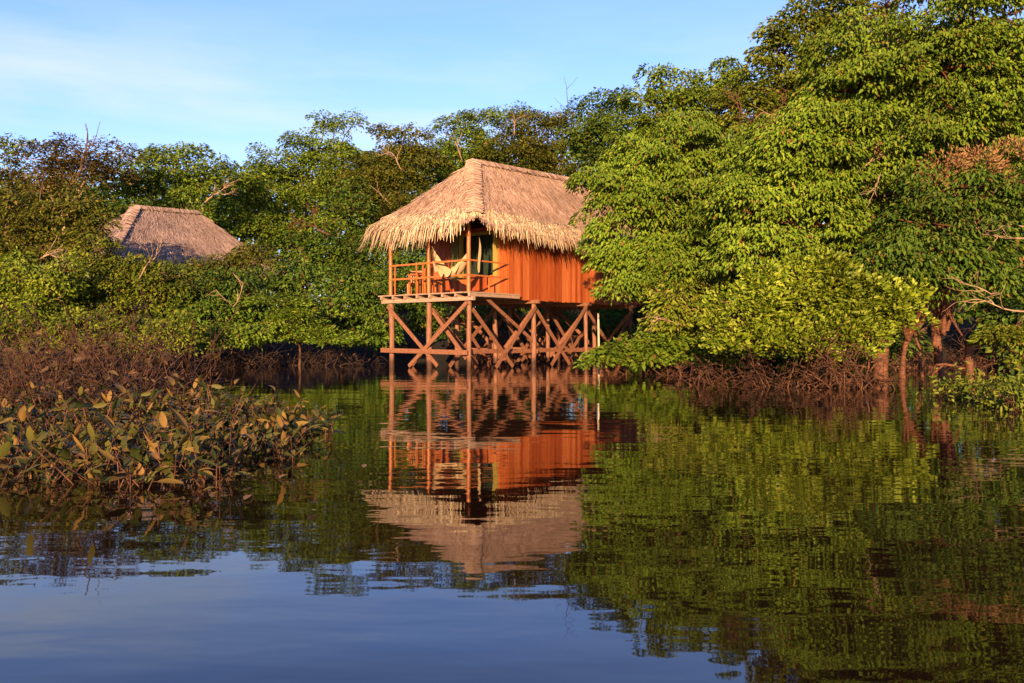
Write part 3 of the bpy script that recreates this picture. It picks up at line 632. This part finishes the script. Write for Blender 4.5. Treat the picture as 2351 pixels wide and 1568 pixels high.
tree('dense_bush', 'brownish green bush at the left edge above the yellow bushes', 'bush', 134,
     [(40,470,70,45),(130,500,80,45),(20,550,60,50),(110,570,80,45),(200,500,50,35),(210,570,50,40),(225,525,45,38),(190,470,40,30),(60,620,70,40),(170,620,60,40)], 32, G0(90, 34), 'olive', fine=False, leaf=(.15, .5), rc=0.45, per=50, r=.08, bare=[(60,600,29,1,.4,1.2,.04,2,'palebark')])
tree('dense_bush', 'yellow green bush at the left edge of the bank', 'bush', 135,
     [(50,640,80,40),(120,650,50,35),(20,690,60,40),(100,700,80,35),(150,620,30,30)], 28, (D(60, 0, 28.5)[0], 28.5, -.2), 'yellow', fine=False, leaf=(.14, .5), rc=0.38, per=50, r=.05)
tree('dense_bush', 'yellowish bush with pale stems in front of the grey thatched roof', 'bush', 136,
     [(285,615,45,32),(330,640,60,45),(270,660,60,45),(210,650,50,50),(370,690,60,40),(220,580,40,30),(250,720,60,35),(390,640,50,40),(160,690,50,40)], 30, (D(290, 0, 31)[0], 31, -.1), 'yolive', fine=False, leaf=(.14, .5), rc=0.40, per=46, dens=2.0, r=.05,
     bare=[(320,640,28.5,.3,1,1.0,.03,2,'palebark')])
tree('dense_bush', 'brownish bush at the right foot of the grey thatched roof', 'bush', 137,
     [(485,612,60,22),(580,588,50,22),(420,640,60,28),(600,600,50,28),(510,630,70,30),(430,660,60,30)], 35, G0(500, 36), 'olive', fine=False, leaf=(.15, .5), rc=0.45, per=50, r=.06)
tree('dense_bush', 'dark green bush with a few bare pale twigs in the middle of the left bank', 'bush', 138,
     [(460,660,75,35),(540,650,65,35),(420,710,60,35),(500,720,80,40),(580,700,50,40),(460,755,70,22),(560,755,60,22),(380,760,50,30)], 31, (D(500, 0, 32)[0], 32, 0), 'dark', fine=False, leaf=(.15, .5), rc=0.43, per=54, r=.05,
     bare=[(535,705,29,.6,.7,.9,.02,1,'palebark'),(535,705,29,-.5,.9,.8,.016,1,'palebark')])
tree('layered_bush', 'light green bush with flat layered fronds beside the dark water left of the hut', 'bush', 139,
     [(640,690,70,14),(700,720,75,14),(650,750,75,16),(740,760,60,14),(630,770,60,12),(760,775,50,10),(690,680,50,12)], 30, (D(690, 0, 31)[0], 31.2, -.1), 'bright', fine=False, leaf=(.13, .35), rc=0.38, per=71, flat=.25, droop=.15, dens=2.0, r=.05)
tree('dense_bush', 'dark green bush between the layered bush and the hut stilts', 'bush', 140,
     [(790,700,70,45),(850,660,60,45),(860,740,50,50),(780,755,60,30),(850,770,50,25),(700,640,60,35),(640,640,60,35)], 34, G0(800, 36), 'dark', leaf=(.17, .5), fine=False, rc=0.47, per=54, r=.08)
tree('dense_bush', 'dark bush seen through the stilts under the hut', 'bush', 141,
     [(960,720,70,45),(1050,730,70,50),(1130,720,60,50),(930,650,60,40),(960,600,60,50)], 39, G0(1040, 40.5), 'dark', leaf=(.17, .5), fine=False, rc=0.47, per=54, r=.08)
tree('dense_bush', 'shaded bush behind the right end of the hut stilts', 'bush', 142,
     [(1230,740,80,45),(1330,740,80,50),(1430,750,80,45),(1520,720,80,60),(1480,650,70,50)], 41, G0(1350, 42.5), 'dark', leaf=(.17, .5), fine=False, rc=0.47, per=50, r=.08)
tree('low_bush', 'bright low bush above the dry stems at the left edge', 'bush', 143, [(40,745,70,25),(120,750,60,22),(190,745,50,25),(30,785,70,25),(110,790,70,22),(190,790,50,22)], 26, (D(110, 0, 26.3)[0], 26.4, -.3), 'yolive', fine=False, leaf=(.12, .5), rc=0.31, per=50, r=.03)
tree('low_bush', 'bright low bush right above the middle of the dry stems', 'bush', 144, [(250,740,55,28),(330,755,55,22),(400,750,60,25),(270,790,50,20),(350,795,60,20),(430,790,50,20)], 26.5, (D(320, 0, 27)[0], 27, -.3), 'yolive', fine=False, leaf=(.11, .5), rc=0.31, per=42, r=.03, dens=1.6)
tree('low_bush', 'low bush at the dark waterline right of the dry stems', 'bush', 145, [(470,765,60,25),(540,775,55,22),(600,760,40,25)], 29, (D(530, 0, 29.5)[0], 29.6, -.3), 'broad', fine=False, leaf=(.13, .5), rc=0.34, per=50, r=.03)
# undergrowth behind the trunks on the right; dark leaf colour stands in for shade
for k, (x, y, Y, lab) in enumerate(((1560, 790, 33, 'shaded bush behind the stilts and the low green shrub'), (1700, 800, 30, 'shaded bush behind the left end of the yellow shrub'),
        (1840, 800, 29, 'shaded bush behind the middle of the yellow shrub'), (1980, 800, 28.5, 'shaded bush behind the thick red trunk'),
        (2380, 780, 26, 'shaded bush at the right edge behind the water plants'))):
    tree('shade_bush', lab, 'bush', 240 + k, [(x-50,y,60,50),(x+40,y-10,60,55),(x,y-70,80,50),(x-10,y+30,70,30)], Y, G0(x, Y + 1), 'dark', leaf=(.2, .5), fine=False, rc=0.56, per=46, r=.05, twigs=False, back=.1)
# second row of forest behind
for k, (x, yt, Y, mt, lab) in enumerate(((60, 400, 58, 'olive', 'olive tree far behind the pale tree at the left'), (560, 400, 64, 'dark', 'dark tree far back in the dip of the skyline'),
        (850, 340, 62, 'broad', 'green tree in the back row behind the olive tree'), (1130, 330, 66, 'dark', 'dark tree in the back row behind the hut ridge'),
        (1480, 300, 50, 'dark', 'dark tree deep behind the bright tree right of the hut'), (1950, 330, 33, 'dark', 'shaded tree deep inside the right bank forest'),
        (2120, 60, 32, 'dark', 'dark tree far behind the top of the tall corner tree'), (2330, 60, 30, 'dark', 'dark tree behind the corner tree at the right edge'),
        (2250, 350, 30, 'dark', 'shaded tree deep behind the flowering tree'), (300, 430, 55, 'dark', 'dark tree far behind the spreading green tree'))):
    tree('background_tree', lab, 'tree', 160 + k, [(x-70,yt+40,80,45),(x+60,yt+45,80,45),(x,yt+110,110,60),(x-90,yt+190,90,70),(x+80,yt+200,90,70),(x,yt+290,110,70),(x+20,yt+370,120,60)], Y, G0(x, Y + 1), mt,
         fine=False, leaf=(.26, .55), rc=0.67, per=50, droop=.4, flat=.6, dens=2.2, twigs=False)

# far wood behind everything: one mass
g = rng_(500); n = 60000
x = g.uniform(-300, 2700, n); Yf = np.interp(x, [1200, 1750], [78, 46]) + g.uniform(0, 6, n)
top = np.interp(x, [-300, 0, 300, 560, 650, 1050, 1400, 1700, 1850, 2000, 2700], [430, 420, 400, 440, 410, 350, 330, 280, 170, 90, 60]) + 18 * np.sin(x / 37) + 12 * np.sin(x / 13 + 1)
yv = top + (850 - top) * g.random(n) ** 1.05
P = np.stack([(x - CX) / F * Yf, Yf, CAMZ + (HY - yv) / F * Yf], -1)
fw = MB(); leaf_faces(fw, P, g.normal(0, 1, (n, 3)) - [0, 0, .4], nrm(g.normal(0, .5, (n, 3)) + [0, -.6, .5]), g.uniform(.45, .9, n), g.uniform(.25, .45, n), False)
tag(fw.build('far_forest', M['dark'], None, True), 'dark mass of far forest behind all the trees', 'forest', None, 'stuff')

# ------------------------------------------------------------------ water plants in the left foreground
def water_plant(name, label, seed, n_st, h, leaf, group, mat='waterleaf'):
    g = rng_(seed); root = thing(name, label, 'water plant', (0, 0, 0), 0, group); sb = MB(); lb = MB()
    PP, AA, NN, LL = [], [], [], []
    for k in range(n_st):
        p = np.array([g.normal(0, .10), g.normal(0, .10), -.12]); d = nrm(np.array([g.normal(0, .45), g.normal(0, .45), 1.])); hh = h * g.uniform(.55, 1.15)
        s = np.linspace(0, 1, 6)[:, None]; P = p + d * (hh + .12) * s + np.array([d[0], d[1], 0]) * .25 * hh * s**2
        sb.tube(P, np.linspace(.006, .003, 6), 4)
        for q in range(g.integers(2, 5)):
            f = g.uniform(.45, 1.0); an = g.uniform(0, 6.28); i_ = f * 5; a0 = P[int(min(i_, 4))] + (P[int(min(i_, 4)) + 1] - P[int(min(i_, 4))]) * (i_ - int(min(i_, 4)))
            A = nrm(np.array([math.cos(an), math.sin(an), g.uniform(-.2, 1.5)]))
            PP.append(a0 + A * .025); AA.append(A); NN.append(nrm(np.array([-math.cos(an) * A[2], -math.sin(an) * A[2], .7]) + g.normal(0, .35, 3))); LL.append(leaf * g.uniform(.45, 1.35))
            sb.tube([a0, a0 + A * .03], .003, 4)
    P, A, N, Ln = map(np.array, (PP, AA, NN, LL)); Sd = nrm(np.cross(A, N)); N = np.cross(Sd, A)
    # blades of seven rows, folded along the midrib and curving over
    rows = np.array([0, .12, .3, .5, .7, .88, 1.0]); wid = np.array([.03, .30, .48, .5, .4, .2, .01]); n = len(P)
    cur = g.uniform(-.25, .7, n)
    V = []
    for a, w in zip(rows, wid):
        mid = P + A * (Ln * a)[:, None] - N * (cur * Ln * a * a)[:, None]; sdv = Sd * (Ln * w * .36)[:, None]; up = N * (Ln * w * .10)[:, None]
        V += [mid + sdv + up, mid, mid - sdv + up]
    V = np.stack(V, 1); o = np.arange(n)[:, None]
    for r_ in range(6):
        b0 = r_ * 3
    Q = np.concatenate([o * 21 + np.array([[r_*3 + c, r_*3 + c + 1, r_*3 + c + 4, r_*3 + c + 3]]) for r_ in range(6) for c in (0, 1)])
    lb.add(V, Q)
    sb.build('stems', M['twig'], root, True); lb.build('leaves', M[mat], root, True)
    return root
WG = 'olive and ochre water plants in the left foreground'
WL = 'broad leaved olive and ochre plant in the bed of water plants at the lower left'
prot = [water_plant('water_plant', WL, 400 + k, 8 + k % 4, .18 + .06 * (k % 4), .125, WG) for k in range(9)]
gp = rng_(77); spots = []
edge_x = [0, 250, 430, 560, 690, 720]; edge_y = [1135, 1130, 1120, 1085, 1045, 1020]
tries = 0
while len(spots) < 165 and tries < 6000:
    tries += 1
    Y = gp.uniform(5.6, 12.5) if gp.random() < .6 else gp.uniform(5.6, 8.5); x = gp.uniform(-60, 720); yb = HY + F / Y
    if yb > np.interp(x, edge_x, edge_y): continue
    if yb < 880 + max(0, x - 420) * .30: continue
    X = (x - CX) / F * Y
    if all((X - a)**2 + (Y - b_)**2 > .23**2 for a, b_ in spots): spots.append((X, Y))
for k, (X, Y) in enumerate(spots):
    rz, sc = gp.uniform(0, 6.28), gp.uniform(.75, 1.25)
    if k < len(prot): prot[k].location = (X, Y, 0); prot[k].rotation_euler = (0, 0, rz); prot[k].scale = (sc,)*3
    else: copy_thing(prot[k % 9], (X, Y, 0), rz, sc)
WG2 = 'withered pinkish brown water plants behind the olive ones'
wp = [water_plant('withered_plant', 'withered pinkish brown plant rising from the mass of dry stems at left', 430 + k, 7, .62 + .12 * k, .12, WG2, 'pinkleaf') for k in range(5)]
k = 0
while k < 80:
    Y = gp.uniform(10.5, 20); x = gp.uniform(-40, 470); X = (x - CX) / F * Y
    if x > 330 and (Y < 12 or gp.random() < .5): continue
    rz, sc = gp.uniform(0, 6.28), gp.uniform(.7, 1.3) * np.interp(Y, [10, 20], [.8, 1.65])
    if k < 5: wp[k].location = (X, Y, 0); wp[k].scale = (sc,)*3
    else: copy_thing(wp[k % 5], (X, Y, 0), rz, sc)
    k += 1
tallp = copy_thing(prot[3], (*D(505, 0, 9.5)[:2], .05), 1.0, 1.35, 'tallest water plant, its pointed leaves standing up at the right of the bed')
del tallp['group']

# dry brown stems behind them: uncountable
g = rng_(91); mb = MB(); lb = MB(); LP = []
for k in range(1900):
    Y = g.uniform(10, 24); x = g.uniform(-60, 470 - 130 * g.random() ** 2); X = (x - CX) / F * Y
    if x > 300 and Y < 14.5: continue
    h = g.uniform(.6, 1.3) * (1 if x < 330 else .7) * np.interp(Y, [10, 15, 24], [.7, 1.2, 1.75]) * (.68 + .42 * math.sin(X * 1.7 + Y) * math.sin(Y * 1.3 - X))
    d = nrm(np.array([g.normal(0, .5), g.normal(0, .4), 1.])); s = np.linspace(0, 1, 5)[:, None]
    P = np.array([X, Y, -.05]) + d * h * s + np.array([g.normal(0, .4), g.normal(0, .3), -.35]) * h * s**2
    mb.tube(P, np.linspace(.009, .004, 5) * g.uniform(.6, 1.4), 3)
    for q in range(3 if g.random() < .6 else 1): LP.append(P[g.integers(2, 5)])
LP = np.array(LP); n = len(LP)
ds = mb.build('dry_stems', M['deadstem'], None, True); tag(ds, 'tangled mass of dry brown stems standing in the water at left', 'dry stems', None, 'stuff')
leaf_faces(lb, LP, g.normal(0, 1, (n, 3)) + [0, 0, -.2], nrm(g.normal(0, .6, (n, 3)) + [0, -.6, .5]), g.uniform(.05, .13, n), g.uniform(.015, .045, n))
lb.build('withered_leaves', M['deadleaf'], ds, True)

# a few fallen leaves afloat at the edge of the bed
for k, (x, y) in enumerate(((420, 1108), (500, 1118), (835, 1076), (640, 1100), (560, 1150))):
    g = rng_(600 + k); Y = F / (y - HY); lb = MB(); a = g.uniform(0, 6.28)
    leaf_faces(lb, np.zeros((1, 3)) + [0, 0, .006], np.array([[math.cos(a), math.sin(a), .12]]), np.array([[0, -.1, 1.]]), .11, .045, True, .2, .0)
    o = lb.build('floating_leaf', M['blossom'], None, True); o.location = ((x - CX) / F * Y, Y, 0)
    tag(o, 'small fallen tan leaf afloat on the dark water by the water plants', 'leaf', 'fallen leaves afloat by the water plants')
